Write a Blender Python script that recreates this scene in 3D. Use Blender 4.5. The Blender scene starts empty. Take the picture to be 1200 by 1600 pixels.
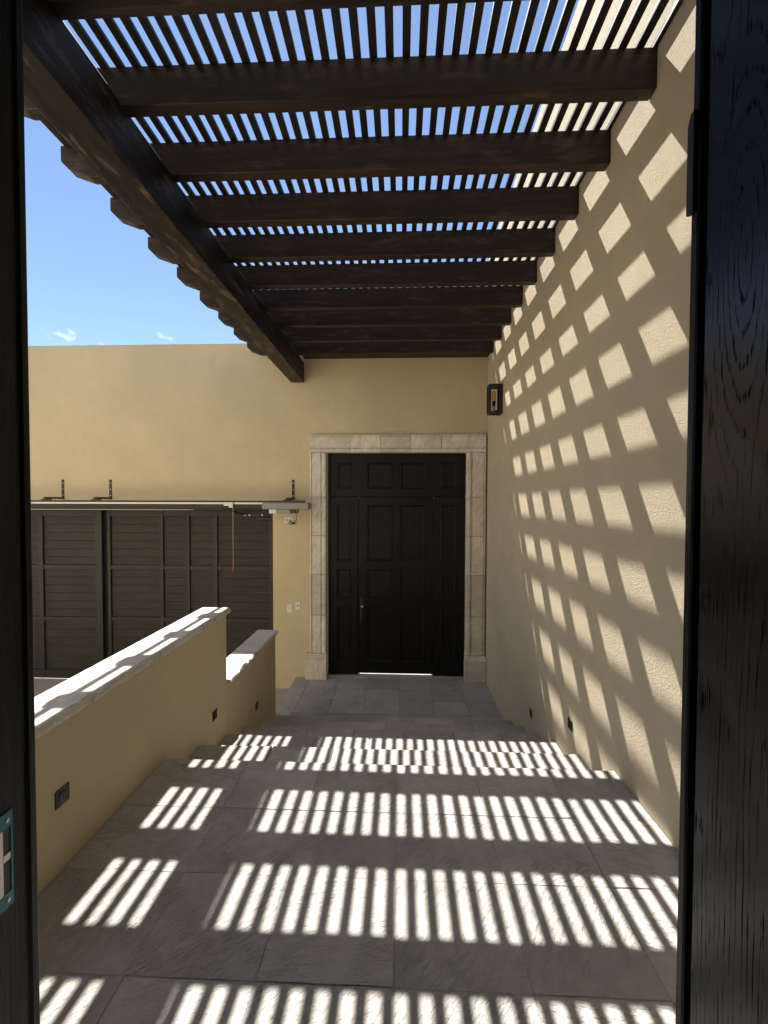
import bpy, bmesh, math, random
from mathutils import Vector, Matrix
random.seed(7)
S = bpy.context.scene
C = S.collection
R = math.radians

# ------------------------------------------------------------------ camera
cam = bpy.data.cameras.new('camera')
cam.sensor_fit = 'HORIZONTAL'
cam.sensor_width = 36.0
cam.lens = 36.0 * 680.0 / 1200.0
cam.clip_start = 0.02
cam.clip_end = 3000
cam_o = bpy.data.objects.new('camera', cam)
C.objects.link(cam_o)
yaw, pitch, roll = R(2.253), R(1.436), R(0.159)
Fw = Vector((-math.sin(yaw) * math.cos(pitch), math.cos(yaw) * math.cos(pitch), -math.sin(pitch)))
Rt = Vector((math.cos(yaw), math.sin(yaw), 0))
Up = Rt.cross(Fw)
R2 = math.cos(roll) * Rt + math.sin(roll) * Up
U2 = -math.sin(roll) * Rt + math.cos(roll) * Up
m3 = Matrix((R2, U2, -Fw)).transposed()
cam_o.matrix_world = Matrix.Translation((0, 0, 1.5)) @ m3.to_4x4()
S.camera = cam_o

# ------------------------------------------------------------------ sky, sun, exposure
SUN = Vector((0.2003, -0.61, -1.0)).normalized()          # the way the light travels
el = math.asin(-SUN.z)
az = math.atan2(-SUN.x, -SUN.y)                          # from +Y towards +X
W = bpy.data.worlds.new('World')
S.world = W
W.use_nodes = True
wn, wl = W.node_tree.nodes, W.node_tree.links
wn.clear()
sky = wn.new('ShaderNodeTexSky')
sky.sky_type = 'NISHITA'
sky.sun_disc = False
sky.sun_elevation = el
sky.sun_rotation = az
sky.altitude = 1900
sky.air_density = 1.0
sky.dust_density = 0.2
sky.ozone_density = 1.3
bg = wn.new('ShaderNodeBackground')
bg.inputs['Strength'].default_value = 0.074
out = wn.new('ShaderNodeOutputWorld')
# a few small fair-weather wisps low over the horizon, all the way round
tc = wn.new('ShaderNodeTexCoord')
def vmath(op, a, b=None):
    n = wn.new('ShaderNodeVectorMath'); n.operation = op
    for i, v in enumerate((a, b)):
        if v is None: continue
        if hasattr(v, 'node'): wl.new(v, n.inputs[i])
        else: n.inputs[i].default_value = v
    return n
def fmath(op, a, b=None, clamp=False):
    n = wn.new('ShaderNodeMath'); n.operation = op; n.use_clamp = clamp
    for i, v in enumerate((a, b)):
        if v is None: continue
        if hasattr(v, 'node'): wl.new(v, n.inputs[i])
        else: n.inputs[i].default_value = v
    return n.outputs[0]
nz = wn.new('ShaderNodeTexNoise'); nz.inputs['Scale'].default_value = 26; nz.inputs['Detail'].default_value = 7
nz.inputs['Roughness'].default_value = 0.62
mp = wn.new('ShaderNodeMapping'); mp.inputs['Scale'].default_value = (1, 1, 1.7)
wl.new(tc.outputs['Generated'], mp.inputs['Vector']); wl.new(mp.outputs[0], nz.inputs['Vector'])
mask = None
for d, w in (((-0.80, 1, 0.385), 0.032), ((-0.70, 1, 0.355), 0.022), ((-0.545, 1, 0.375), 0.020), ((-0.50, 1, 0.345), 0.022), ((-1.7, 0.9, 0.5), 0.06), ((-1.5, -0.6, 0.4), 0.07),
             ((0.4, -1.0, 0.3), 0.07), ((1.2, -0.2, 0.35), 0.06), ((1.0, 1.1, 0.4), 0.05)):
    dv = Vector(d).normalized()
    s = vmath('SUBTRACT', tc.outputs['Generated'], tuple(dv))
    s2 = vmath('MULTIPLY', s.outputs[0], (1, 1, 2.1))
    ln = vmath('LENGTH', s2.outputs[0]).outputs['Value']
    f = fmath('SUBTRACT', 1.0, fmath('DIVIDE', ln, w * 1.5), True)
    mask = f if mask is None else fmath('MAXIMUM', mask, f)
cl = fmath('MULTIPLY', fmath('SUBTRACT', fmath('ADD', nz.outputs['Fac'], fmath('MULTIPLY', mask, 0.30)), 0.66), 2.6, True)
cl = fmath('MULTIPLY', cl, fmath('MULTIPLY', mask, 2.5, True))
mixc = wn.new('ShaderNodeMix'); mixc.data_type = 'RGBA'
wl.new(cl, mixc.inputs['Factor'])
wl.new(sky.outputs[0], mixc.inputs['A'])
mixc.inputs['B'].default_value = (8.6, 8.8, 9.0, 1)
wl.new(mixc.outputs['Result'], bg.inputs['Color'])
wl.new(bg.outputs[0], out.inputs['Surface'])

sl = bpy.data.lights.new('sun', 'SUN')
sl.energy = 4.6
sl.angle = R(0.35)
sl.color = (1.0, 0.955, 0.88)
so = bpy.data.objects.new('sun', sl)
so.rotation_euler = SUN.to_track_quat('-Z', 'Y').to_euler()
so.location = (-2, 8, 12)
C.objects.link(so)

S.view_settings.view_transform = 'Standard'
S.view_settings.look = 'None'
S.view_settings.exposure = 1.52
S.view_settings.gamma = 1
S.view_settings.use_curve_mapping = False
S.render.engine = 'CYCLES'
S.cycles.use_denoising = True
S.cycles.use_adaptive_sampling = True
S.cycles.adaptive_threshold = 0.02
S.cycles.max_bounces = 8
S.cycles.diffuse_bounces = 5
S.cycles.glossy_bounces = 4
S.cycles.transmission_bounces = 6
S.cycles.sample_clamp_indirect = 6

# ------------------------------------------------------------------ materials
class MT:
    def __init__(self, name):
        self.m = bpy.data.materials.new(name); self.m.use_nodes = True
        self.n = self.m.node_tree.nodes; self.l = self.m.node_tree.links
        self.p = self.n['Principled BSDF']
    def new(self, t, **kw):
        o = self.n.new(t)
        for k, v in kw.items():
            if k in o.inputs: o.inputs[k].default_value = v
            else: setattr(o, k, v)
        return o
    def link(self, a, b): self.l.new(a, b)
    def coord(self, kind='Object', scale=(1, 1, 1), rot=(0, 0, 0), rnd=0.0):
        t = self.new('ShaderNodeTexCoord')
        src = t.outputs[kind]
        if kind == 'World': pass
        if rnd:
            oi = self.new('ShaderNodeObjectInfo')
            mu = self.new('ShaderNodeMath', operation='MULTIPLY'); mu.inputs[1].default_value = rnd
            self.link(oi.outputs['Random'], mu.inputs[0])
            ad = self.new('ShaderNodeVectorMath', operation='ADD')
            self.link(src, ad.inputs[0]); self.link(mu.outputs[0], ad.inputs[1]); src = ad.outputs[0]
        mp = self.new('ShaderNodeMapping')
        mp.inputs['Scale'].default_value = scale; mp.inputs['Rotation'].default_value = rot
        self.link(src, mp.inputs['Vector'])
        return mp.outputs[0]
    def noise(self, vec, scale, detail=4, rough=0.55, dist=0.0):
        o = self.new('ShaderNodeTexNoise', Scale=scale, Detail=detail, Roughness=rough, Distortion=dist)
        self.link(vec, o.inputs['Vector']); return o.outputs['Fac']
    def ramp(self, fac, stops):
        o = self.new('ShaderNodeValToRGB'); e = o.color_ramp.elements
        while len(e) < len(stops): e.new(0.5)
        for i, (p, c) in enumerate(stops):
            e[i].position = p; e[i].color = (*c, 1) if len(c) == 3 else c
        self.link(fac, o.inputs['Fac']); return o.outputs['Color']
    def mix(self, fac, a, b, mode='MIX'):
        o = self.new('ShaderNodeMix'); o.data_type = 'RGBA'; o.blend_type = mode
        for s, v in (('Factor', fac), ('A', a), ('B', b)):
            if hasattr(v, 'node'): self.link(v, o.inputs[s])
            elif s == 'Factor': o.inputs[s].default_value = v
            else: o.inputs[s].default_value = (*v, 1)
        return o.outputs['Result']
    def math(self, op, a, b=None, clamp=False):
        o = self.new('ShaderNodeMath', operation=op); o.use_clamp = clamp
        for i, v in enumerate((a, b)):
            if v is None: continue
            if hasattr(v, 'node'): self.link(v, o.inputs[i])
            else: o.inputs[i].default_value = v
        return o.outputs[0]
    def bump(self, h, strength=1.0, dist=0.002, prev=None):
        o = self.new('ShaderNodeBump', Strength=strength, Distance=dist)
        self.link(h, o.inputs['Height'])
        if prev is not None: self.link(prev, o.inputs['Normal'])
        return o.outputs['Normal']
    def fin(self, col=None, rough=None, normal=None, **kw):
        if col is not None:
            if hasattr(col, 'node'): self.link(col, self.p.inputs['Base Color'])
            else: self.p.inputs['Base Color'].default_value = (*col, 1)
        if rough is not None:
            if hasattr(rough, 'node'): self.link(rough, self.p.inputs['Roughness'])
            else: self.p.inputs['Roughness'].default_value = rough
        if normal is not None: self.link(normal, self.p.inputs['Normal'])
        for k, v in kw.items(): self.p.inputs[k].default_value = v
        return self.m

def stucco(name, base, grain=1.0):
    t = MT(name)
    v = t.coord('Object')
    big = t.noise(v, 0.9, 5, 0.6)
    mid = t.noise(v, 7, 5, 0.6)
    c = t.mix(t.ramp(big, [(0.32, (0, 0, 0)), (0.7, (1, 1, 1))]), tuple(x * 0.90 for x in base), tuple(min(1, x * 1.06) for x in base))
    c = t.mix(t.math('MULTIPLY', t.ramp(mid, [(0.45, (0, 0, 0)), (0.75, (1, 1, 1))]), 0.22), c, tuple(x * 0.86 for x in base))
    # trowel patches, faint run-off streaks
    st = t.noise(t.coord('Object', scale=(6, 6, 0.35)), 2.2, 4, 0.6)
    c = t.mix(t.math('MULTIPLY', t.ramp(st, [(0.56, (0, 0, 0)), (0.8, (1, 1, 1))]), 0.16), c, tuple(x * 0.78 for x in base))
    f1 = t.noise(v, 260, 3, 0.6)
    f2 = t.noise(v, 105, 4, 0.7, 0.2)
    n = t.bump(f1, min(1, 0.8 * grain), 0.003)
    n = t.bump(f2, 0.8, 0.006 * grain, n)
    n = t.bump(t.noise(v, 5, 3, 0.5), 0.5, 0.008, n)
    return t.fin(c, 0.92, n, **{'Specular IOR Level': 0.2})

M = {}
M['stucco'] = stucco('ochre_stucco', (0.63, 0.54, 0.37), 1.3)
M['stucco_side'] = stucco('ochre_stucco_side', (0.68, 0.585, 0.425), 2.2)  # same paint as stucco, colour raised to lighten the wall's shade

def stone(name, c0, c1, chisel=1.0, scale=1.0, veins=0.0, rot=(0, 0, 0.5), flat='Z'):
    t = MT(name)
    v = t.coord('Object', rnd=37.0)
    a = t.noise(v, 2.6 * scale, 5, 0.6)
    b = t.noise(v, 22 * scale, 5, 0.65)
    c = t.mix(t.ramp(a, [(0.3, (0, 0, 0)), (0.72, (1, 1, 1))]), c0, c1)
    c = t.mix(t.math('MULTIPLY', t.ramp(b, [(0.42, (0, 0, 0)), (0.7, (1, 1, 1))]), 0.35), c, tuple(x * 0.72 for x in c0))
    oi = t.new('ShaderNodeObjectInfo')
    hv = t.new('ShaderNodeHueSaturation'); t.link(c, hv.inputs['Color'])
    t.link(t.math('ADD', t.math('MULTIPLY', oi.outputs['Random'], 0.26), 0.87), hv.inputs['Value'])
    c = hv.outputs['Color']
    stn = t.noise(t.coord('Object'), 1.7, 6, 0.68)
    c = t.mix(t.math('MULTIPLY', t.ramp(stn, [(0.50, (0, 0, 0)), (0.66, (1, 1, 1))]), 0.28), c, tuple(x * 0.66 for x in c0))
    if veins:
        v0 = t.new('ShaderNodeVectorRotate'); v0.rotation_type = 'Y_AXIS'; t.link(t.coord('Object', rnd=11.0), v0.inputs['Vector'])
        t.link(t.math('ADD', t.math('MULTIPLY', oi.outputs['Random'], 1.3), 0.15), v0.inputs['Angle'])
        mv = t.new('ShaderNodeMapping'); mv.inputs['Scale'].default_value = (1.6, 3, 7.5); t.link(v0.outputs[0], mv.inputs['Vector'])
        vv = t.noise(mv.outputs[0], 2.6, 6, 0.62, 0.9)
        c = t.mix(t.math('MULTIPLY', t.ramp(vv, [(0.46, (0, 0, 0)), (0.60, (1, 1, 1))]), veins), c, tuple(x * 0.58 for x in c0))
    # chisel strokes: short slanted gouges, different slant per block
    vr = t.new('ShaderNodeVectorRotate'); vr.rotation_type = 'Z_AXIS' if flat == 'Z' else 'Y_AXIS'
    t.link(v, vr.inputs['Vector'])
    t.link(t.math('ADD', t.math('MULTIPLY', oi.outputs['Random'], 1.5), -1.15), vr.inputs['Angle'])
    mp2 = t.new('ShaderNodeMapping'); mp2.inputs['Scale'].default_value = (21, 72, 60) if flat == 'Z' else (21, 60, 72)
    t.link(vr.outputs[0], mp2.inputs['Vector'])
    cc = t.noise(mp2.outputs[0], 1.0 * scale, 4, 0.65, 0.12)
    cc = t.ramp(cc, [(0.30, (0, 0, 0)), (0.52, (0.8, 0.8, 0.8)), (0.75, (1, 1, 1))])
    cc = t.math('MULTIPLY', cc, t.ramp(t.noise(v, 6.5 * scale, 3, 0.5), [(0.34, (0.15, 0.15, 0.15)), (0.62, (1, 1, 1))]))
    pit = t.noise(v, 110 * scale, 4, 0.7)
    n = t.bump(pit, 0.7, 0.004)
    n = t.bump(cc, 1.0 * chisel, 0.0075, n)
    n = t.bump(t.noise(v, 7 * scale, 4, 0.55), 0.4 * chisel, 0.008, n)
    return t.fin(c, 0.88, n, **{'Specular IOR Level': 0.25})
M['paver'] = stone('chiselled_paving_stone', (0.415, 0.392, 0.368), (0.545, 0.518, 0.490), 1.0)
M['joint'] = stone('mortar_joint', (0.33, 0.312, 0.295), (0.42, 0.40, 0.38), 0.3)
M['cap'] = stone('parapet_cap_stone', (0.48, 0.46, 0.43), (0.66, 0.64, 0.60), 0.55)
M['surround'] = stone('door_surround_stone', (0.64, 0.595, 0.535), (0.79, 0.75, 0.69), 0.35, 1.0, 0.36, flat='Y')

def wood(name, c0, c1, axis, rough=0.55, worn=0.0, wornc=(0.2, 0.12, 0.07), freq=1.0, bump=0.5, spec=0.4, coat=0.0):
    t = MT(name)
    sc = [26 * freq] * 3; sc['XYZ'.index(axis)] = 1.1 * freq
    v = t.coord('Object', scale=tuple(sc), rnd=29.0)
    g = t.noise(v, 1.6, 6, 0.62, 1.1)
    fine = t.noise(t.coord('Object', scale=tuple(x * 5 for x in sc), rnd=29.0), 1.5, 3, 0.6)
    blot = t.noise(t.coord('Object', rnd=17.0), 3.1, 5, 0.6)
    c = t.mix(t.ramp(g, [(0.34, (0, 0, 0)), (0.68, (1, 1, 1))]), c0, c1)
    c = t.mix(t.math('MULTIPLY', t.ramp(blot, [(0.42, (0, 0, 0)), (0.7, (1, 1, 1))]), 0.5), c, tuple(x * 0.6 for x in c0))
    if worn:
        wv = t.noise(t.coord('Object', scale=tuple(6 if 'XYZ'[i] != axis else 1.6 for i in range(3)), rnd=7.0), 2.4, 7, 0.7)
        c = t.mix(t.math('MULTIPLY', t.ramp(wv, [(0.54, (0, 0, 0)), (0.66, (1, 1, 1))]), worn), c, wornc)
    n = t.bump(fine, 0.4 * bump, 0.002)
    n = t.bump(g, bump, 0.004, n)
    r = t.math('ADD', t.math('MULTIPLY', g, 0.25), rough - 0.12)
    return t.fin(c, r, n, **{'Specular IOR Level': spec, 'Coat Weight': coat, 'Coat Roughness': 0.2})
PB0, PB1 = (0.0075, 0.0054, 0.0052), (0.044, 0.0225, 0.0155)
M['beam_x'] = wood('stained_timber_beam', PB0, PB1, 'X', 0.5, 0.85, (0.085, 0.045, 0.030), 0.6)
M['beam_y'] = wood('stained_timber_header', (0.0055, 0.0042, 0.004), (0.022, 0.0125, 0.0098), 'Y', 0.5, 0.9, (0.15, 0.105, 0.075), 0.6)
M['slat'] = wood('stained_timber_slat', (0.014, 0.010, 0.008), (0.032, 0.021, 0.015), 'Y', 0.55)
M['door_z'] = wood('black_stained_oak', (0.0028, 0.0027, 0.0023), (0.0085, 0.0078, 0.0064), 'Z', 0.42, 0.3, (0.022, 0.018, 0.013), 1.0, 0.9, 0.28)
M['door_x'] = wood('black_stained_oak_rail', (0.0045, 0.0042, 0.0036), (0.011, 0.010, 0.0085), 'X', 0.30, 0.15, (0.03, 0.025, 0.018), 1.0, 0.8)
M['plank'] = wood('grey_brown_gate_plank', (0.015, 0.0145, 0.013), (0.030, 0.027, 0.023), 'X', 0.6, 0.45, (0.052, 0.047, 0.040), 0.9, 0.6)
M['gate_frame'] = wood('grey_gate_frame', (0.017, 0.0178, 0.018), (0.026, 0.027, 0.027), 'Z', 0.5, 0.2, (0.045, 0.045, 0.044), 1.0, 0.3)

def plain(name, col, rough=0.5, metal=0.0, var=0.15, sc=30, bumpd=0.0, **kw):
    t = MT(name)
    v = t.coord('Object', rnd=3.0)
    nn = t.noise(v, sc, 4, 0.6)
    c = t.mix(nn, tuple(x * (1 - var) for x in col), tuple(min(1, x * (1 + var)) for x in col))
    n = t.bump(nn, 0.3, bumpd) if bumpd else None
    return t.fin(c, rough, n, Metallic=metal, **kw)
M['black_metal'] = plain('black_powder_coat', (0.012, 0.012, 0.012), 0.45)
M['dark_metal'] = plain('dark_steel', (0.05, 0.047, 0.044), 0.4, 0.7)
M['rail_metal'] = plain('pale_aluminium_rail', (0.62, 0.60, 0.56), 0.35, 0.6)
M['motor'] = plain('grey_motor_plastic', (0.26, 0.265, 0.26), 0.5)
M['white_plastic'] = plain('white_plastic', (0.72, 0.70, 0.65), 0.4, 0, 0.05)
M['grey_plastic'] = plain('grey_plastic_key', (0.38, 0.38, 0.37), 0.4, 0, 0.05)
M['cord'] = plain('pale_cord', (0.62, 0.50, 0.42), 0.8)
M['red'] = plain('red_plastic', (0.38, 0.03, 0.025), 0.5)
M['teal'] = plain('teal_protective_film', (0.015, 0.20, 0.27), 0.35, 0.0, 0.1)
M['silver'] = plain('brushed_steel', (0.60, 0.58, 0.55), 0.35, 0.85)
M['interior'] = stucco('interior_plaster', (0.5, 0.48, 0.45), 0.4)
M['concrete'] = stone('courtyard_concrete', (0.40, 0.355, 0.30), (0.50, 0.45, 0.385), 0.25, 0.6)
M['socket'] = plain('lamp_socket', (0.02, 0.018, 0.015), 0.4)
def glassy(name, col, rough=0.03, alpha=None):
    t = MT(name)
    return t.fin(col, rough, None, **{'Transmission Weight': 1.0, 'IOR': 1.45})
M['bulb'] = glassy('amber_bulb_glass', (1.0, 0.72, 0.38))
t = MT('lantern_pane')
t.fin((0.9, 0.9, 0.9), 0.05, None, **{'Transmission Weight': 1.0, 'IOR': 1.05})
M['pane'] = t.m

def near_oak(name):
    # open-pored oak under a black satin lacquer: cathedral arches, pores cut into the coat
    t = MT(name)
    v = t.coord('Object', scale=(1, 1, 1))
    wob = t.noise(t.coord('Object', scale=(11, 11, 2.2)), 1.0, 4, 0.55)
    sep = t.new('ShaderNodeSeparateXYZ'); t.link(v, sep.inputs[0])
    # arches: ellipses round a few hearts up the board
    def heart(y0, z0, zs):
        dy = t.math('SUBTRACT', sep.outputs['Y'], y0)
        dz = t.math('MULTIPLY', t.math('SUBTRACT', sep.outputs['Z'], z0), zs)
        return t.math('SQRT', t.math('ADD', t.math('MULTIPLY', dy, dy), t.math('MULTIPLY', dz, dz)))
    d = t.math('MINIMUM', heart(0.640, 1.855, 0.22), heart(0.585, 0.85, 0.05))
    d = t.math('MINIMUM', d, heart(0.70, 2.9, 0.06))
    d = t.math('ADD', d, t.math('MULTIPLY', wob, 0.030))
    tri = t.math('MULTIPLY', t.math('ABSOLUTE', t.math('SUBTRACT', t.math('FRACT', t.math('MULTIPLY', d, 100.0)), 0.5)), 2.0)
    dash = t.noise(t.coord('Object', scale=(420, 420, 15)), 1.0, 3, 0.65)
    pore = t.math('MULTIPLY', t.math('SUBTRACT', t.math('ADD', tri, t.math('MULTIPLY', t.math('SUBTRACT', dash, 0.5), 2.3)), 0.86), 4.0, True)
    c = t.mix(pore, (0.0075, 0.0075, 0.008), (0.002, 0.002, 0.002))
    r = t.math('ADD', t.math('MULTIPLY', pore, 0.5), 0.27)
    inv = t.math('SUBTRACT', 1.0, pore)
    n = t.bump(inv, 0.12, 0.0003)
    n = t.bump(wob, 0.15, 0.0015, n)
    t.link(t.math('SUBTRACT', 0.36, t.math('MULTIPLY', pore, 0.34)), t.p.inputs['Specular IOR Level'])
    return t.fin(c, r, n)
M['near_oak'] = near_oak('black_lacquered_oak')

# ------------------------------------------------------------------ geometry helpers
def obj(name, bm, mat, parent=None, smooth=False):
    me = bpy.data.meshes.new(name)
    bmesh.ops.recalc_face_normals(bm, faces=bm.faces)
    bm.to_mesh(me); bm.free()
    if smooth:
        for p in me.polygons: p.use_smooth = True
    me.materials.append(M[mat])
    o = bpy.data.objects.new(name, me); C.objects.link(o)
    if parent is not None: o.parent = parent
    return o
def share(name, src, parent=None):
    o = bpy.data.objects.new(name, src.data); C.objects.link(o)
    if parent is not None: o.parent = parent
    return o
def tag(o, label, cat, group=None):
    o['label'] = label; o['category'] = cat; o['kind'] = 'thing'
    if group: o['group'] = group
    return o
def thing(name, label, cat, loc=(0, 0, 0), group=None):
    o = bpy.data.objects.new(name, None); C.objects.link(o)
    o.empty_display_size = 0.1
    return tag(o, label, cat, group) if label else o
def structure(o): o['kind'] = 'structure'; return o
def bx(bm, x0, x1, y0, y1, z0, z1, bev=0.0, seg=1):
    vs = [bm.verts.new((x, y, z)) for x in (x0, x1) for y in (y0, y1) for z in (z0, z1)]
    f = [(0, 1, 3, 2), (4, 6, 7, 5), (0, 4, 5, 1), (2, 3, 7, 6), (0, 2, 6, 4), (1, 5, 7, 3)]
    fs = [bm.faces.new([vs[i] for i in q]) for q in f]
    if bev:
        es = list({e for q in fs for e in q.edges})
        bmesh.ops.bevel(bm, geom=es, offset=bev, segments=seg, profile=0.6, affect='EDGES')
    return vs
def box(name, x0, x1, y0, y1, z0, z1, mat, parent=None, bev=0.0, seg=1):
    bm = bmesh.new(); bx(bm, x0, x1, y0, y1, z0, z1, bev, seg)
    return obj(name, bm, mat, parent)
def cyl(bm, a, b, r, n=12, r2=None):
    a, b = Vector(a), Vector(b); d = (b - a)
    L = d.length; q = d.to_track_quat('Z', 'Y').to_matrix().to_4x4()
    bmesh.ops.create_cone(bm, cap_ends=True, segments=n, radius1=r, radius2=r if r2 is None else r2, depth=L,
                          matrix=Matrix.Translation((a + b) / 2) @ q)
def tube(bm, pts, r, n=8):
    pts = [Vector(p) for p in pts]; rings = []
    for i, p in enumerate(pts):
        d = (pts[min(i + 1, len(pts) - 1)] - pts[max(i - 1, 0)]).normalized()
        s = d.cross(Vector((0.13, 0.9, 0.31))).normalized(); u = s.cross(d)
        rings.append([bm.verts.new(p + (s * math.cos(2 * math.pi * k / n) + u * math.sin(2 * math.pi * k / n)) * r) for k in range(n)])
    for a, b in zip(rings, rings[1:]):
        for k in range(n): bm.faces.new((a[k], a[(k + 1) % n], b[(k + 1) % n], b[k]))
    bm.faces.new(rings[0][::-1]); bm.faces.new(rings[-1])
def prism(bm, prof, axis, a, b):
    # prof: list of 2-D points, swept along axis from a to b
    def P(u, v, w): return {'X': (w, u, v), 'Y': (u, w, v), 'Z': (u, v, w)}[axis]
    A = [bm.verts.new(P(u, v, a)) for u, v in prof]; B = [bm.verts.new(P(u, v, b)) for u, v in prof]
    bm.faces.new(A); bm.faces.new(B[::-1]); n = len(prof)
    for i in range(n): bm.faces.new((A[i], B[i], B[(i + 1) % n], A[(i + 1) % n]))
def wall_open(x0, x1, z0, z1, y0, y1, holes):
    # a wall in the XZ plane with rectangular openings cut right through
    bm = bmesh.new()
    xs = sorted({x0, x1, *[h[0] for h in holes], *[h[1] for h in holes]})
    zs = sorted({z0, z1, *[h[2] for h in holes], *[h[3] for h in holes]})
    vd = {}
    def V(x, y, z):
        k = (round(x, 4), round(y, 4), round(z, 4))
        if k not in vd: vd[k] = bm.verts.new((x, y, z))
        return vd[k]
    def solid(i, j):
        if i < 0 or j < 0 or i >= len(xs) - 1 or j >= len(zs) - 1: return False
        cx, cz = (xs[i] + xs[i + 1]) / 2, (zs[j] + zs[j + 1]) / 2
        return not any(h[0] < cx < h[1] and h[2] < cz < h[3] for h in holes)
    for i in range(len(xs) - 1):
        for j in range(len(zs) - 1):
            if not solid(i, j): continue
            a, b, c, d = xs[i], xs[i + 1], zs[j], zs[j + 1]
            bm.faces.new((V(a, y0, c), V(b, y0, c), V(b, y0, d), V(a, y0, d)))
            bm.faces.new((V(a, y1, c), V(a, y1, d), V(b, y1, d), V(b, y1, c)))
            if not solid(i - 1, j): bm.faces.new((V(a, y0, c), V(a, y0, d), V(a, y1, d), V(a, y1, c)))
            if not solid(i + 1, j): bm.faces.new((V(b, y0, c), V(b, y1, c), V(b, y1, d), V(b, y0, d)))
            if not solid(i, j - 1): bm.faces.new((V(a, y0, c), V(a, y1, c), V(b, y1, c), V(b, y0, c)))
            if not solid(i, j + 1): bm.faces.new((V(a, y0, d), V(b, y0, d), V(b, y1, d), V(a, y1, d)))
    return bm
def slab_stone(x0, x1, y0, y1, z0, z1, mat, parent, name='paver', jz=0.002, je=0.0025, bev=0.003, nx=3, ny=3):
    # a hewn slab: top sheet with a worn, slightly wavy rim
    bm = bmesh.new()
    top = []
    for i in range(nx + 1):
        row = []
        for j in range(ny + 1):
            x = x0 + (x1 - x0) * i / nx; y = y0 + (y1 - y0) * j / ny
            ex = i in (0, nx); ey = j in (0, ny)
            z = z1 + random.uniform(-jz, jz) * 0.6
            if ex: x += (1 if i == 0 else -1) * random.uniform(0, je)
            if ey: y += (1 if j == 0 else -1) * random.uniform(0, je)
            if ex or ey: z -= bev * random.uniform(0.3, 1.0)
            row.append(bm.verts.new((x, y, z)))
        top.append(row)
    for i in range(nx):
        for j in range(ny): bm.faces.new((top[i][j], top[i + 1][j], top[i + 1][j + 1], top[i][j + 1]))
    rim = [top[i][0] for i in range(nx + 1)] + [top[nx][j] for j in range(1, ny + 1)] + [top[i][ny] for i in range(nx - 1, -1, -1)] + [top[0][j] for j in range(ny - 1, 0, -1)]
    low = [bm.verts.new((v.co.x, v.co.y, z0)) for v in rim]
    n = len(rim)
    for i in range(n): bm.faces.new((rim[i], low[i], low[(i + 1) % n], rim[(i + 1) % n]))
    bm.faces.new(low)
    return obj(name, bm, mat, parent)

# ------------------------------------------------------------------ the setting: ground, landings, stairs
WR, WL, YF = 1.1975, -1.375, 6.15
bm = bmesh.new()
bmesh.ops.create_grid(bm, x_segments=8, y_segments=8, size=400)
g = structure(obj('ground', bm, 'concrete')); g.location = (0, 0, -1.205)

XC = [-1.371, -0.868, -0.45, -0.018, 0.41, 0.82, 1.1955]
land = structure(box('upper_landing', WL + 0.002, WR - 0.002, 0.762, 2.436, -1.2, -0.0042, 'joint'))
YR = [0.77, 0.93, 1.305, 1.69, 2.06, 2.445]
G = 0.0012
for j in range(len(YR) - 1):
    cols = XC
    for i in range(len(cols) - 1):
        dz = random.uniform(-0.002, 0.0015)
        slab_stone(cols[i] + G, cols[i + 1] - G, YR[j] + G, YR[j + 1] - G, -0.0038, dz, 'paver', land, nx=4, ny=4)
EDGE = [2.44, 2.89, 3.34, 3.79, 4.24, 4.69]
RISE = 0.1717
stairs = structure(bpy.data.objects.new('stairs', None)); C.objects.link(stairs)
for k in range(5):
    z = -RISE * (k + 1)
    y0, y1 = EDGE[k], EDGE[k + 1]
    box('step', WL + 0.002, WR - 0.002, y0 + 0.002 if k else 2.438, y1, -1.2, z - 0.012, 'joint', stairs)
    off = [0, 0.21, 0.05, -0.12, 0.17][k]
    xs = [XC[0]] + [x + off for x in XC[1:-1]] + [XC[-1]]
    for i in range(len(xs) - 1):
        slab_stone(xs[i] + 0.0015, xs[i + 1] - 0.0015, y0 + 0.003, y1 + 0.008, z - 0.0115, z + random.uniform(-0.002, 0.002), 'paver', stairs,
                   name='tread_stone', je=0.006, bev=0.007, nx=4, ny=3)
low = structure(box('lower_landing', -1.50, WR - 0.002, 4.692, YF - 0.002, -1.2, -1.037, 'joint'))
YL = [4.70, 5.10, 5.455, 5.80, 6.145]
XL = [-1.497, -1.285] + XC[1:]
for j in range(len(YL) - 1):
    for i in range(len(XL) - 1):
        slab_stone(XL[i] + 0.0025, XL[i + 1] - 0.0025, YL[j] + 0.0025, YL[j + 1] - 0.0025, -1.0365, -1.030 + random.uniform(-0.002, 0.002), 'paver', low, nx=3, ny=3)
box('threshold_stone', -1.052, 0.908, 6.152, 6.52, -1.19, -1.012, 'paver', low, 0.004)

# ------------------------------------------------------------------ walls
w = box('side_wall', WR, WR + 0.26, 0.757, YF - 0.001, -1.25, 4.92, 'stucco_side', None, 0.012, 2)
tag(w, 'tall ochre stucco wall on the right, chequered with sun patches', 'wall')
GX0, GX1, GZ1 = -7.6, -1.834, 1.425
DX0, DX1, DZ1 = -1.062, 0.922, 2.192
bm = wall_open(-16, WR + 0.26, -1.25, 3.735, YF, YF + 0.25, [(GX0, GX1, -1.25, GZ1), (DX0, DX1, -1.25, DZ1)])
w = obj('courtyard_wall', bm, 'stucco')
tag(w, 'ochre stucco end wall holding the black gate and the panelled door', 'wall')
bv = w.modifiers.new('bevel', 'BEVEL'); bv.width = 0.01; bv.segments = 2; bv.limit_method = 'ANGLE'

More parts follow.
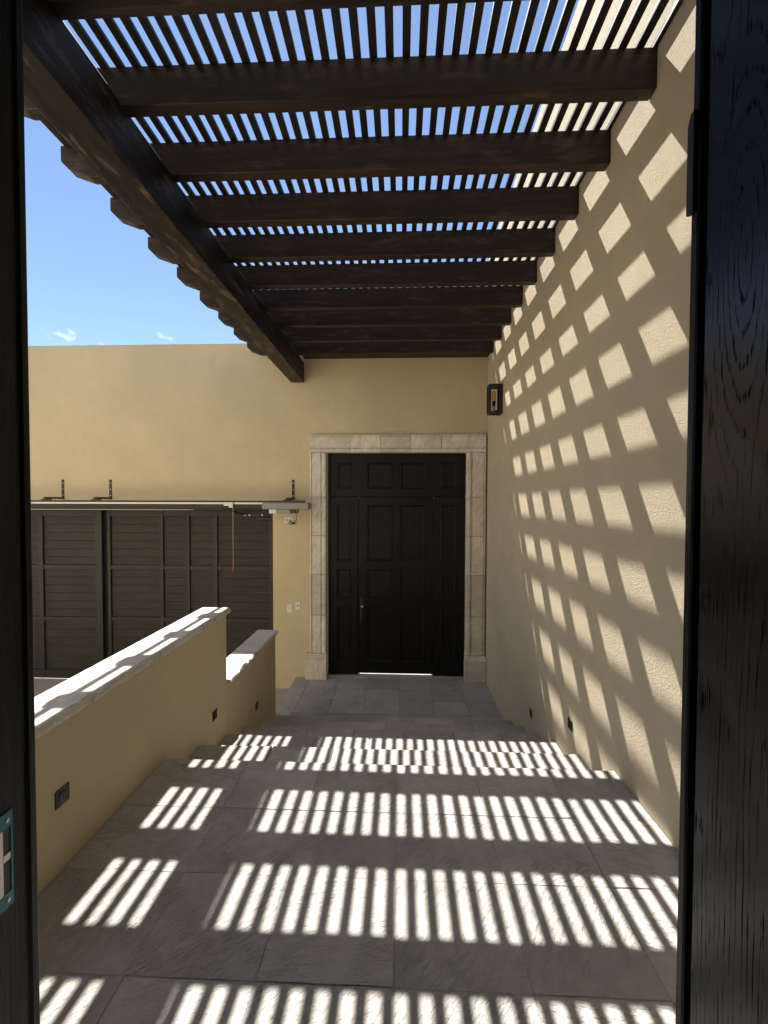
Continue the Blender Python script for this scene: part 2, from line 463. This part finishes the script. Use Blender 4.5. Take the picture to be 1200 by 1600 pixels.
par = thing('parapet_wall', 'low stepped ochre wall with pale stone caps left of the stairs', 'low wall')
box('wall_body', -1.545, WL, 0.762, 3.362, -1.22, 0.612, 'stucco', par, 0.006, 2)
box('wall_body', -1.545, WL, 3.3625, 4.70, -1.22, 0.045, 'stucco', par, 0.006, 2)
def cap_stone(y0, y1, zt, zb):
    bm = bmesh.new(); n = max(4, int((y1 - y0) / 0.035)); rows = []
    for i in range(n + 1):
        y = y0 + (y1 - y0) * i / n
        e = random.uniform(-0.007, 0.005); o = random.uniform(-0.003, 0.004); lz = random.uniform(-0.009, 0.006)
        rows.append([bm.verts.new(p) for p in ((-1.574 - o, y, zb), (-1.574 - o, y, zt - 0.005), (-1.566, y, zt), (-1.357 + e * 0.5, y, zt + random.uniform(-0.001, 0.001)),
                                               (-1.347 + e, y, zt - 0.007 + lz * 0.4), (-1.343 + e, y, zt - 0.022 + lz), (-1.349 + e * 0.6, y, zb + lz * 0.3))])
    m = len(rows[0])
    for a, b in zip(rows, rows[1:]):
        for k in range(m): bm.faces.new((a[k], a[(k + 1) % m], b[(k + 1) % m], b[k]))
    bm.faces.new(rows[0]); bm.faces.new(rows[-1][::-1])
    return obj('cap_stone', bm, 'cap', par)
YC = [0.764, 1.30, 1.838, 2.365, 2.90, 3.368]
for a, b in zip(YC, YC[1:]): cap_stone(a + 0.002, b - 0.002, 0.656, 0.613)
YC = [3.364, 3.685, 4.05, 4.692]
for a, b in zip(YC, YC[1:]): cap_stone(a + 0.002, b - 0.002, 0.083, 0.046)

# ------------------------------------------------------------------ the house the camera stands in
house = thing('house', 'ochre house front with the dark doorway framing the view', 'house')
bm = wall_open(-14, 2.7, -1.22, 5.2, 0.60, 0.755, [(-0.80, 0.62, -0.02, 2.52)])
obj('front_wall', bm, 'stucco', house)
box('sun_block_slab', -1.36, 1.19, 0.757, 1.757, 3.70, 3.86, 'stucco', house, 0.005)  # unseen slab added to keep direct sun off the open leaf
box('room_floor', -2.6, 2.6, -4.0, 0.755, -0.10, -0.012, 'paver', house)
box('room_ceiling', -2.6, 2.6, -4.0, 0.595, 2.7, 2.8, 'interior', house)
box('room_wall', -2.7, -2.6, -4.0, 0.595, 0, 2.7, 'interior', house)
box('room_wall', 2.6, 2.7, -4.0, 0.595, 0, 2.7, 'interior', house)
box('room_wall', -2.7, 2.7, -4.1, -4.0, 0, 2.7, 'interior', house)

fr = thing('doorway_frame', 'black wooden frame of the near doorway, down the left edge of the photo', 'door frame')
bm = bmesh.new()
prism(bm, [(-0.80, 0.58), (-0.667, 0.58), (-0.667, 0.7375), (-0.6615, 0.7405), (-0.6615, 0.752), (-0.665, 0.757), (-0.80, 0.757)], 'Z', 0, 2.52)
obj('jamb', bm, 'door_z', fr)
bm = bmesh.new()
prism(bm, [(0.62, 0.58), (0.62, 0.757), (0.483, 0.757), (0.4795, 0.753), (0.4795, 0.740), (0.482, 0.737), (0.531, 0.735), (0.531, 0.58)], 'Z', 0, 2.52)
obj('jamb', bm, 'door_z', fr)
box('head', -0.6665, 0.530, 0.60, 0.755, 2.42, 2.519, 'near_oak', fr, 0.003)
bm = bmesh.new()
prism(bm, [(0.741, 1.975), (0.7565, 1.975), (0.7565, 2.12), (0.749, 2.135), (0.741, 2.137)], 'X', 0.4725, 0.4793)
obj('stop_block', bm, 'black_metal', fr)
# strike plate let into the left jamb, film still on it
sp = thing('strike_plate', None, None); sp.parent = fr
XS = -0.6665
box('plate_end', XS, XS + 0.0025, 0.668, 0.708, 0.945, 0.972, 'teal', sp, 0.0006)
box('plate_end', XS, XS + 0.0025, 0.668, 0.708, 0.808, 0.834, 'teal', sp, 0.0006)
box('plate_rim', XS, XS + 0.0026, 0.7035, 0.708, 0.8345, 0.9445, 'teal', sp, 0.0004)
box('plate_bar', XS, XS + 0.0022, 0.668, 0.6895, 0.8345, 0.9445, 'silver', sp, 0.0004)
box('plate_bar', XS, XS + 0.0022, 0.690, 0.703, 0.889, 0.901, 'silver', sp, 0.0004)
box('latch_hole_shade', XS, XS + 0.001, 0.690, 0.703, 0.9015, 0.944, 'black_metal', sp)  # flat black pieces, the openings' inner shade put into the colour
box('latch_hole_shade', XS, XS + 0.001, 0.690, 0.703, 0.835, 0.8885, 'black_metal', sp)
for z in (0.958, 0.821):
    bm = bmesh.new(); cyl(bm, (XS + 0.0024, 0.697, z), (XS + 0.0040, 0.697, z), 0.0034, 12); obj('screw', bm, 'silver', sp)

dr = thing('open_door', 'black lacquered oak door leaf standing open along the right edge', 'door')
box('leaf', 0.4825, 0.5265, -0.36, 0.7225, 0.012, 2.41, 'near_oak', dr, 0.003, 2)
for z in (0.35, 1.2, 2.1):
    bm = bmesh.new(); cyl(bm, (0.5285, 0.729, z), (0.5285, 0.729, z + 0.1), 0.006, 10); obj('hinge', bm, 'black_metal', dr)

# ------------------------------------------------------------------ pergola
pg = thing('pergola', 'dark stained timber pergola with slatted roof over the stairs', 'pergola')
ZB, ZT = 3.45, 3.637
bm = bmesh.new()
bx(bm, -1.562, -1.379, 0.757, YF - 0.001, 3.171, 3.449, 0.006, 2)
obj('main_beam', bm, 'beam_y', pg)
prof = [(-2.06, ZT), (-2.06, 3.545), (-2.012, 3.497), (-1.885, ZB), (WR - 0.002, ZB), (WR - 0.002, ZT)]
src = None
for n in range(-2, 9):
    yf = 2.147 + 0.4525 * n
    if yf < 0.8: continue
    if src is None:
        bm = bmesh.new(); prism(bm, prof, 'Y', 0, 0.070)
        bmesh.ops.bevel(bm, geom=[e for e in bm.edges if max(v.co.z for v in e.verts) < ZT - 0.01], offset=0.004, segments=1, affect='EDGES')
        src = obj('cross_beam', bm, 'beam_x', pg); o = src
    else: o = share('cross_beam', src, pg)
    o.location = (0, yf + random.uniform(-0.004, 0.004), random.uniform(-0.002, 0))
    o.rotation_euler = (0, 0, R(random.uniform(-0.05, 0.05)))
box('sun_stop_beam', -1.37, WR - 0.002, 5.965, YF - 0.002, 3.50, ZT - 0.002, 'beam_x', pg, 0.004)  # hidden beam added to close the sun slit before the end wall
PITCH = 0.0785; src = None
for n in range(41):
    xc = 1.1160 - PITCH * n
    if src is None:
        bm = bmesh.new(); bx(bm, -0.019, 0.019, 0.78, 6.14, 0, 0.024, 0.0025)
        src = obj('slat', bm, 'slat', pg); o = src
    else: o = share('slat', src, pg)
    o.location = (xc + random.uniform(-0.0025, 0.0025), 0, ZT + 0.0015)
    o.rotation_euler = (0, 0, R(random.uniform(-0.03, 0.03)))

box('slat', 1.176, WR - 0.001, 0.78, 6.14, ZT + 0.0015, ZT + 0.0255, 'slat', pg, 0.001)

# ------------------------------------------------------------------ stone surround of the far door
sr = thing('door_surround', 'carved pale stone surround with plinths framing the far door', 'door surround')
YS = 6.085
def jamb_block(x0, x1, z0, z1, inner):
    # inner: +1 when the opening lies at x1; a bead runs down each side of the block, a sunk line beside it
    bm = bmesh.new()
    y1 = YF - 0.001
    if inner > 0: a, b, s = x0, x1, 1
    else: a, b, s = x1, x0, -1
    W_ = abs(x1 - x0)
    pr = [(0, y1 - YS), (0, 0.012), (0.005, 0.006), (0.016, 0.006), (0.019, 0.024), (0.031, 0.024), (0.034, 0.006), (W_ - 0.078, 0.006), (W_ - 0.075, 0.022), (W_ - 0.062, 0.022),
          (W_ - 0.055, 0.003), (W_ - 0.045, -0.004), (W_ - 0.014, -0.004), (W_ - 0.005, 0.002), (W_, 0.010), (W_, 0.145), (W_ - 0.03, 0.145), (W_ - 0.03, y1 - YS)]
    prism(bm, [(a + s * u, YS + v) for u, v in pr], 'Z', z0, z1)
    return obj('jamb_stone', bm, 'surround', sr)
ZJ = [-0.665, -0.118, 0.464, 1.010, 1.556, 2.178]
for a, b in zip(ZJ, ZJ[1:]):
    jamb_block(-1.283, -1.056, a + 0.003, b - 0.003, 1)
for a, b in zip(ZJ, ZJ[1:]):
    jamb_block(0.914, 1.172, a + 0.003, b - 0.003, -1)
XJ = [-1.283, -0.717, -0.291, 0.128, 0.555, 1.172]
for a, b in zip(XJ, XJ[1:]):
    bm = bmesh.new(); H = 2.427 - 2.180; y1 = YF - 0.001
    pr = [(2.427, y1 - YS), (2.427, 0.012), (2.422, 0.006), (2.411, 0.006), (2.408, 0.024), (2.396, 0.024), (2.393, 0.006), (2.258, 0.006), (2.255, 0.022), (2.242, 0.022),
          (2.231, 0.003), (2.223, -0.004), (2.194, -0.004), (2.185, 0.002), (2.180, 0.010), (2.180, 0.145), (2.21, 0.145), (2.21, y1 - YS)]
    prism(bm, [(YS + v, z) for z, v in pr], 'X', a + 0.003, b - 0.003)
    obj('lintel_stone', bm, 'surround', sr)
for x0, x1 in ((-1.345, -1.045), (0.893, 1.193)):
    bm = bmesh.new(); bx(bm, x0, x1, 6.045, YF - 0.001, -1.029, -0.735, 0.006); obj('plinth', bm, 'surround', sr)
    bm = bmesh.new(); e = 0.022 if x0 < 0 else 0.018
    prism(bm, [(6.045, -0.734), (6.042, -0.728), (6.045, -0.716), (6.058, -0.706), (6.062, -0.694), (6.074, -0.688), (6.079, -0.667), (YF - 0.001, -0.667), (YF - 0.001, -0.734)], 'X', x0 + 0.004, x1 - 0.004)
    obj('plinth_moulding', bm, 'surround', sr)

# ------------------------------------------------------------------ far entrance door
ed = thing('entrance_door', 'tall black panelled door inside the stone surround', 'door')
YD = 6.215
def framed(parent, x0, x1, z0, z1, panels, name, yd=YD, th=0.05):
    # a framed door field: a board with recessed panels, each panel with its own bead
    bm = wall_open(x0, x1, z0, z1, yd, yd + th, [(a, b, c, d) for a, b, c, d in panels])
    o = obj(name, bm, 'door_z', parent)
    bvl = o.modifiers.new('bevel', 'BEVEL'); bvl.width = 0.003; bvl.segments = 1; bvl.limit_method = 'ANGLE'
    for a, b, c, d in panels:
        p = box('panel', a + 0.001, b - 0.001, yd + 0.022, yd + 0.040, c + 0.001, d - 0.001, 'door_z', o, 0.001)
        bm = bmesh.new(); w_ = 0.022
        for q in ((a, b, c, c + w_), (a, b, d - w_, d), (a, a + w_, c + w_, d - w_), (b - w_, b, c + w_, d - w_)):
            y_in = yd - 0.007
            bx(bm, q[0] + 0.0012, q[1] - 0.0012, y_in, yd + 0.0215, q[2] + 0.0012, q[3] - 0.0012, 0.007)
        obj('bead', bm, 'door_x', o)
    bx_ = (x0 - (0.02 if x0 > 0.4 else 0), x1 + (0.02 if x1 < 0 else 0), z0 - (0.012 if z0 > 1 else 0))
    if name == 'leaf': box('leak_stop_board', x0 + 0.022, x1 - 0.022, yd + th + 0.001, yd + th + 0.010, z0 + 0.01, z1 - 0.014, 'door_z', o)  # boards added behind the fields to stop light leaking through seams
    else: box('leak_stop_board', bx_[0], bx_[1], yd + th + 0.0055, yd + th + 0.016, bx_[2], z1 - (0.014 if z1 < 2 else 0), 'door_z', o)
    return o
framed(ed, -1.050, 0.912, 1.566, 2.180, [(-0.910, -0.716, 1.676, 2.042), (-0.492, -0.129, 1.678, 2.047), (-0.017, 0.341, 1.679, 2.047), (0.563, 0.776, 1.680, 2.047)], 'transom')
PZ = [(0.639, 1.444), (0.098, 0.521), (-0.814, -0.018)]
framed(ed, -1.050, -0.616, -1.008, 1.560, [(-0.924, -0.720, a, b) for a, b in PZ], 'side_panel')
framed(ed, 0.462, 0.912, -1.008, 1.560, [(0.562, 0.779, a, b) for a, b in PZ], 'side_panel')
leaf = framed(ed, -0.610, 0.456, -0.987, 1.556, [(x0, x1, a, b) for x0, x1 in ((-0.491, -0.127), (-0.022, 0.338)) for a, b in PZ], 'leaf', YD + 0.004)
for z in (1.41, 0.86, 0.335, -0.42):
    bm = bmesh.new(); cyl(bm, (0.459, YD - 0.004, z - 0.05), (0.459, YD - 0.004, z + 0.05), 0.009, 10); obj('hinge', bm, 'black_metal', ed, True)
hd = box('handle', -0.585, -0.523, YD - 0.020, YD + 0.003, -0.275, 0.13, 'black_metal', ed, 0.008, 2)
box('keypad', -0.578, -0.530, YD - 0.026, YD - 0.0205, 0.02, 0.118, 'dark_metal', hd, 0.003)
bm = bmesh.new(); tube(bm, [(-0.554, YD - 0.02, -0.045), (-0.554, YD - 0.062, -0.05), (-0.554, YD - 0.078, -0.075), (-0.554, YD - 0.080, -0.15), (-0.554, YD - 0.072, -0.20), (-0.554, YD - 0.045, -0.235), (-0.554, YD - 0.02, -0.24)], 0.012, 10)
obj('pull', bm, 'dark_metal', hd, True)
bm = bmesh.new(); cyl(bm, (-0.554, YD - 0.034, -0.015), (-0.554, YD - 0.0205, -0.015), 0.018, 14); obj('lock_cylinder', bm, 'silver', hd, True)

# ------------------------------------------------------------------ gate
gt = thing('gate', 'wide dark grey plank gate with framed bays below the opener rail', 'gate')
YG = 6.33
def gate_leaf(x0, x1, mull, zt=1.352, zb=-1.183, dy=0.0):
    y0 = YG + dy
    zr = [(1.262, zt), (0.468, 0.533), (-0.310, -0.250), (zb, -1.055)]
    st = [x0, *mull, x1]
    box('leak_stop_board', x0[0] + 0.003, x1[1] - 0.003, y0 + 0.0505, y0 + 0.060, zb + 0.003, zt - 0.003, 'plank', gt)  # added behind the leaf so no daylight leaks between planks
    for i, (a, b) in enumerate(st):
        box('stile', a, b, y0, y0 + 0.05, zb, zt, 'gate_frame', gt, 0.003)
    for (a, b), (c, d) in zip(st, st[1:]):
        for z0, z1 in zr: box('rail', b + 0.0008, c - 0.0008, y0 + 0.003, y0 + 0.047, z0, z1, 'gate_frame', gt, 0.003)
        for (za, zb_) in ((0.533, 1.262), (-0.250, 0.468), (-1.055, -0.310)):
            n = 6; h = (zb_ - za) / n
            for k in range(n):
                yo = random.uniform(-0.002, 0.003)
                box('plank', b + 0.001, c - 0.001, y0 + 0.026 + yo, y0 + 0.044, za + h * k + 0.0006, za + h * (k + 1) - 0.0006, 'plank', gt, 0.0018)
def gate_leaf2(stiles, dy=0.0): gate_leaf(stiles[0], stiles[-1], stiles[1:-1], dy=dy)
gate_leaf2([(-4.395, -4.345), (-3.594, -3.538), (-3.197, -3.140), (-2.793, -2.718), (-1.952, -1.886)])
gate_leaf2([(-7.55, -7.44), (-6.38, -6.32), (-5.425, -5.362), (-4.556, -4.452)], dy=-0.035)
box('astragal', -4.50, -4.33, YG + 0.062, YG + 0.075, -1.18, 1.352, 'gate_frame', gt)
box('jamb_post', -1.884, -1.8355, YF + 0.06, YG + 0.06, -1.2, 1.42, 'gate_frame', gt, 0.003)
box('header', -7.59, -1.886, YF + 0.10, YG + 0.05, 1.354, 1.42, 'gate_frame', gt, 0.003)
box('header_trim', -5.70, -3.03, YF + 0.085, YF + 0.0995, 1.362, 1.370, 'rail_metal', gt, 0.001)

# ------------------------------------------------------------------ gate opener
op = thing('gate_opener', 'ceiling-type gate opener rail on black brackets with grey motor above the gate', 'gate opener')
YO = 5.85
box('rail', -7.4, -1.862, YO - 0.018, YO + 0.018, 1.452, 1.476, 'rail_metal', op, 0.002)
box('rail_top', -7.4, -1.30, YO - 0.022, YO + 0.022, 1.4765, 1.502, 'dark_metal', op, 0.002)
box('rail_skirt', -7.4, -1.862, YO - 0.012, YO + 0.022, 1.398, 1.4515, 'gate_frame', op, 0.002)
for x in (-4.911, -4.199, -1.530):
    b = box('bracket', x - 0.026, x + 0.014, YF - 0.005, YF - 0.0005, 1.515, 1.80, 'black_metal', op, 0.001)
    box('bracket_arm', x - 0.026, x + 0.014, YO - 0.03, YF - 0.0055, 1.518, 1.545, 'black_metal', b, 0.001)
    box('clamp', x - 0.06, x + 0.05, YO - 0.030, YO + 0.030, 1.5025, 1.5175, 'black_metal', b, 0.002)
    for z in (1.57, 1.66, 1.75):
        bm = bmesh.new(); cyl(bm, (x - 0.006, YF - 0.008, z), (x - 0.006, YF - 0.0052, z), 0.007, 8); obj('bolt', bm, 'silver', b)
mo = box('motor_housing', -1.860, -1.236, YO - 0.10, YO + 0.10, 1.386, 1.474, 'motor', op, 0.014, 3)
box('lower_housing', -1.765, -1.40, YO - 0.085, YO + 0.085, 1.328, 1.3855, 'motor', mo, 0.010, 2)
box('light_cover', -1.768, -1.67, YO - 0.09, YO - 0.0855, 1.330, 1.384, 'white_plastic', mo, 0.002)
box('terminal_cover', -1.485, -1.405, YO - 0.092, YO - 0.0855, 1.332, 1.382, 'black_metal', mo, 0.002)
tr = box('trolley', -2.405, -2.275, YO - 0.045, YO - 0.0185, 1.43, 1.478, 'white_plastic', op, 0.006, 2)
box('trolley_lever', -2.335, -2.28, YO - 0.040, YO - 0.022, 1.405, 1.4295, 'white_plastic', tr, 0.004, 2)
bm = bmesh.new(); tube(bm, [(-2.281 + 0.001 * math.sin(k), YO - 0.031, 1.405 - 0.83 * k / 10) for k in range(11)], 0.0035, 6); obj('release_cord', bm, 'cord', op, True)
bm = bmesh.new(); cyl(bm, (-2.280, YO - 0.031, 0.576), (-2.280, YO - 0.031, 0.545), 0.020, 10, 0.012); cyl(bm, (-2.280, YO - 0.031, 0.5445), (-2.280, YO - 0.031, 0.522), 0.008, 10, 0.017); obj('cord_knob', bm, 'red', op)
# arm from the trolley to the gate, bolted to the gate frame
bm = bmesh.new(); tube(bm, [(-2.36, YO - 0.0, 1.39), (-2.33, YO + 0.16, 1.34), (-2.30, YG - 0.02, 1.30)], 0.012, 8); obj('draw_arm', bm, 'dark_metal', op, True)
box('gate_plate', -2.32, -2.02, YG - 0.010, YG - 0.001, 1.276, 1.300, 'dark_metal', op, 0.002)
for x in (-2.30, -2.23, -2.04):
    bm = bmesh.new(); cyl(bm, (x, YG - 0.016, 1.288), (x, YG - 0.0105, 1.288), 0.011, 8); obj('bolt', bm, 'silver', op)
bm = bmesh.new(); bx(bm, -2.10, -1.90, YG - 0.055, YG - 0.012, 1.215, 1.262, 0.012, 2); obj('latch_arm', bm, 'black_metal', op)
pts = [(-1.42, YO - 0.02, 1.335), (-1.43, YO + 0.05, 1.29), (-1.47, YF - 0.10, 1.235), (-1.52, YF - 0.05, 1.18), (-1.575, YF - 0.035, 1.165), (-1.60, YF - 0.03, 1.185), (-1.575, YF - 0.03, 1.205), (-1.54, YF - 0.03, 1.185), (-1.50, YF - 0.03, 1.18), (-1.53, YF - 0.028, 1.172), (-1.575, YF - 0.025, 1.20), (-1.578, YF - 0.012, 1.222)]
fine = []
for i in range(len(pts) - 1):
    p0, p1, p2, p3 = [Vector(pts[max(0, min(len(pts) - 1, i + d))]) for d in (-1, 0, 1, 2)]
    for k in range(5):
        t_ = k / 5
        fine.append(0.5 * ((2 * p1) + (p2 - p0) * t_ + (2 * p0 - 5 * p1 + 4 * p2 - p3) * t_ * t_ + (3 * p1 - p0 - 3 * p2 + p3) * t_ ** 3))
bm = bmesh.new(); tube(bm, fine, 0.0045, 6); obj('power_cord', bm, 'black_metal', op, True)

# ------------------------------------------------------------------ plates on the end wall
so_ = thing('power_outlet', 'white power outlet with a black cord plugged in, below the motor', 'outlet')
box('faceplate', -1.660, -1.545, YF - 0.008, YF - 0.0005, 1.186, 1.262, 'white_plastic', so_, 0.003, 2)
for x in (-1.625, -1.580):
    box('socket', x - 0.014, x + 0.014, YF - 0.010, YF - 0.0082, 1.208, 1.240, 'grey_plastic', so_, 0.002)
for x0, x1, z0, z1, lab, key in ((-1.631, -1.552, -0.102, 0.018, 'blank white switch plate, the lower left of the two', False), (-1.506, -1.436, -0.058, 0.056, 'white switch plate with a grey button, nearer the stone surround', True)):
    s_ = thing('wall_switch', lab, 'switch', group='switch plates by the door')
    box('faceplate', x0, x1, YF - 0.008, YF - 0.0005, z0, z1, 'white_plastic', s_, 0.003, 2)
    xm, zm = (x0 + x1) / 2, (z0 + z1) / 2
    if key: box('button', xm - 0.017, xm + 0.017, YF - 0.0115, YF - 0.0082, zm - 0.014, zm + 0.014, 'grey_plastic', s_, 0.002)
    else: box('rocker', xm - 0.022, xm + 0.022, YF - 0.0105, YF - 0.0082, zm - 0.040, zm + 0.040, 'white_plastic', s_, 0.002)

# ------------------------------------------------------------------ wall lantern
lt = thing('wall_lantern', 'black box lantern with amber bulb high on the right wall', 'wall lamp')
x0, x1, y0, y1, z0, z1 = 1.036, WR - 0.012, 5.225, 5.375, 2.545, 2.884
box('backplate', WR - 0.0115, WR - 0.0005, y0 - 0.002, y1 + 0.002, z0 - 0.004, z1 + 0.004, 'black_metal', lt, 0.002)
b_ = 0.024
for xa in (x0, x1 - b_):
    for ya in (y0, y1 - b_):
        box('frame_post', xa, xa + b_, ya, ya + b_, z0 + b_, z1 - b_, 'black_metal', lt, 0.002)
for za in (z0, z1 - b_ + 0.0005):
    bm = bmesh.new()
    if za > 2.7: bx(bm, x0, x1, y0, y1, za, za + b_ + 0.008, 0.002)
    else:
        bx(bm, x0, x1, y0, y0 + b_, za, za + b_ - 0.0005, 0.002); bx(bm, x0, x1, y1 - b_, y1, za, za + b_ - 0.0005, 0.002)
        bx(bm, x0, x0 + b_, y0 + b_ + 0.0002, y1 - b_ - 0.0002, za, za + b_ - 0.0005, 0.002); bx(bm, x1 - b_, x1, y0 + b_ + 0.0002, y1 - b_ - 0.0002, za, za + b_ - 0.0005, 0.002)
    obj('lantern_top' if za > 2.7 else 'lantern_base', bm, 'black_metal', lt)
box('pane', x0 + b_ + 0.001, x1 - b_ - 0.001, y0 + 0.008, y0 + 0.011, z0 + b_, z1 - b_, 'pane', lt)
box('pane', x0 + 0.008, x0 + 0.011, y0 + b_ + 0.001, y1 - b_ - 0.001, z0 + b_, z1 - b_, 'pane', lt)
xm, ym = (x0 + x1) / 2 - 0.004, (y0 + y1) / 2
bm = bmesh.new(); tube(bm, [(x1 - 0.005, ym, 2.585), (xm + 0.02, ym, 2.585), (xm, ym, 2.60), (xm, ym, 2.64)], 0.008, 8); obj('lamp_arm', bm, 'black_metal', lt, True)
bm = bmesh.new(); cyl(bm, (xm, ym, 2.64), (xm, ym, 2.70), 0.019, 12, 0.024); obj('lamp_socket', bm, 'socket', lt, True)
bm = bmesh.new()
rings = [(2.7005, 0.014), (2.715, 0.017), (2.74, 0.023), (2.775, 0.025), (2.80, 0.023), (2.818, 0.015), (2.825, 0.004)]
rr = [[bm.verts.new((xm + r * math.cos(k * math.pi / 7), ym + r * math.sin(k * math.pi / 7), z)) for k in range(14)] for z, r in rings]
for a, b in zip(rr, rr[1:]):
    for k in range(14): bm.faces.new((a[k], a[(k + 1) % 14], b[(k + 1) % 14], b[k]))
bm.faces.new(rr[0]); bm.faces.new(rr[-1])
obj('bulb', bm, 'bulb', lt, True)

# ------------------------------------------------------------------ step lights
def step_light(y, z, side, label):
    s_ = thing('step_light', label, 'step light', group='step lights set into the walls')
    h = 0.036; t0 = 0.0005
    def B(nm, ya, yb, za, zb, d0, d1, mat, bev=0.0):
        if side < 0: return box(nm, WL + d0, WL + d1, ya, yb, za, zb, mat, s_, bev)
        return box(nm, WR - d1, WR - d0, ya, yb, za, zb, mat, s_, bev)
    B('faceplate', y - h, y + h, z - h, z + h, t0, 0.006, 'black_metal', 0.002)
    B('hood', y - 0.020, y + 0.020, z + 0.004, z + 0.022, 0.0062, 0.0095, 'black_metal', 0.001)
    B('lens', y - 0.018, y + 0.018, z - 0.014, z + 0.0035, 0.0062, 0.008, 'dark_metal')
step_light(1.687, 0.298, -1, 'square black step light nearest the camera on the left low wall')
step_light(3.130, -0.085, -1, 'square black step light below the tall end of the left low wall')
step_light(4.068, -0.460, -1, 'square black step light on the lower far part of the left wall')
step_light(3.076, -0.068, 1, 'square black step light on the right wall among the sun stripes')
step_light(3.995, -0.437, 1, 'square black step light on the right wall, farther one in shade')
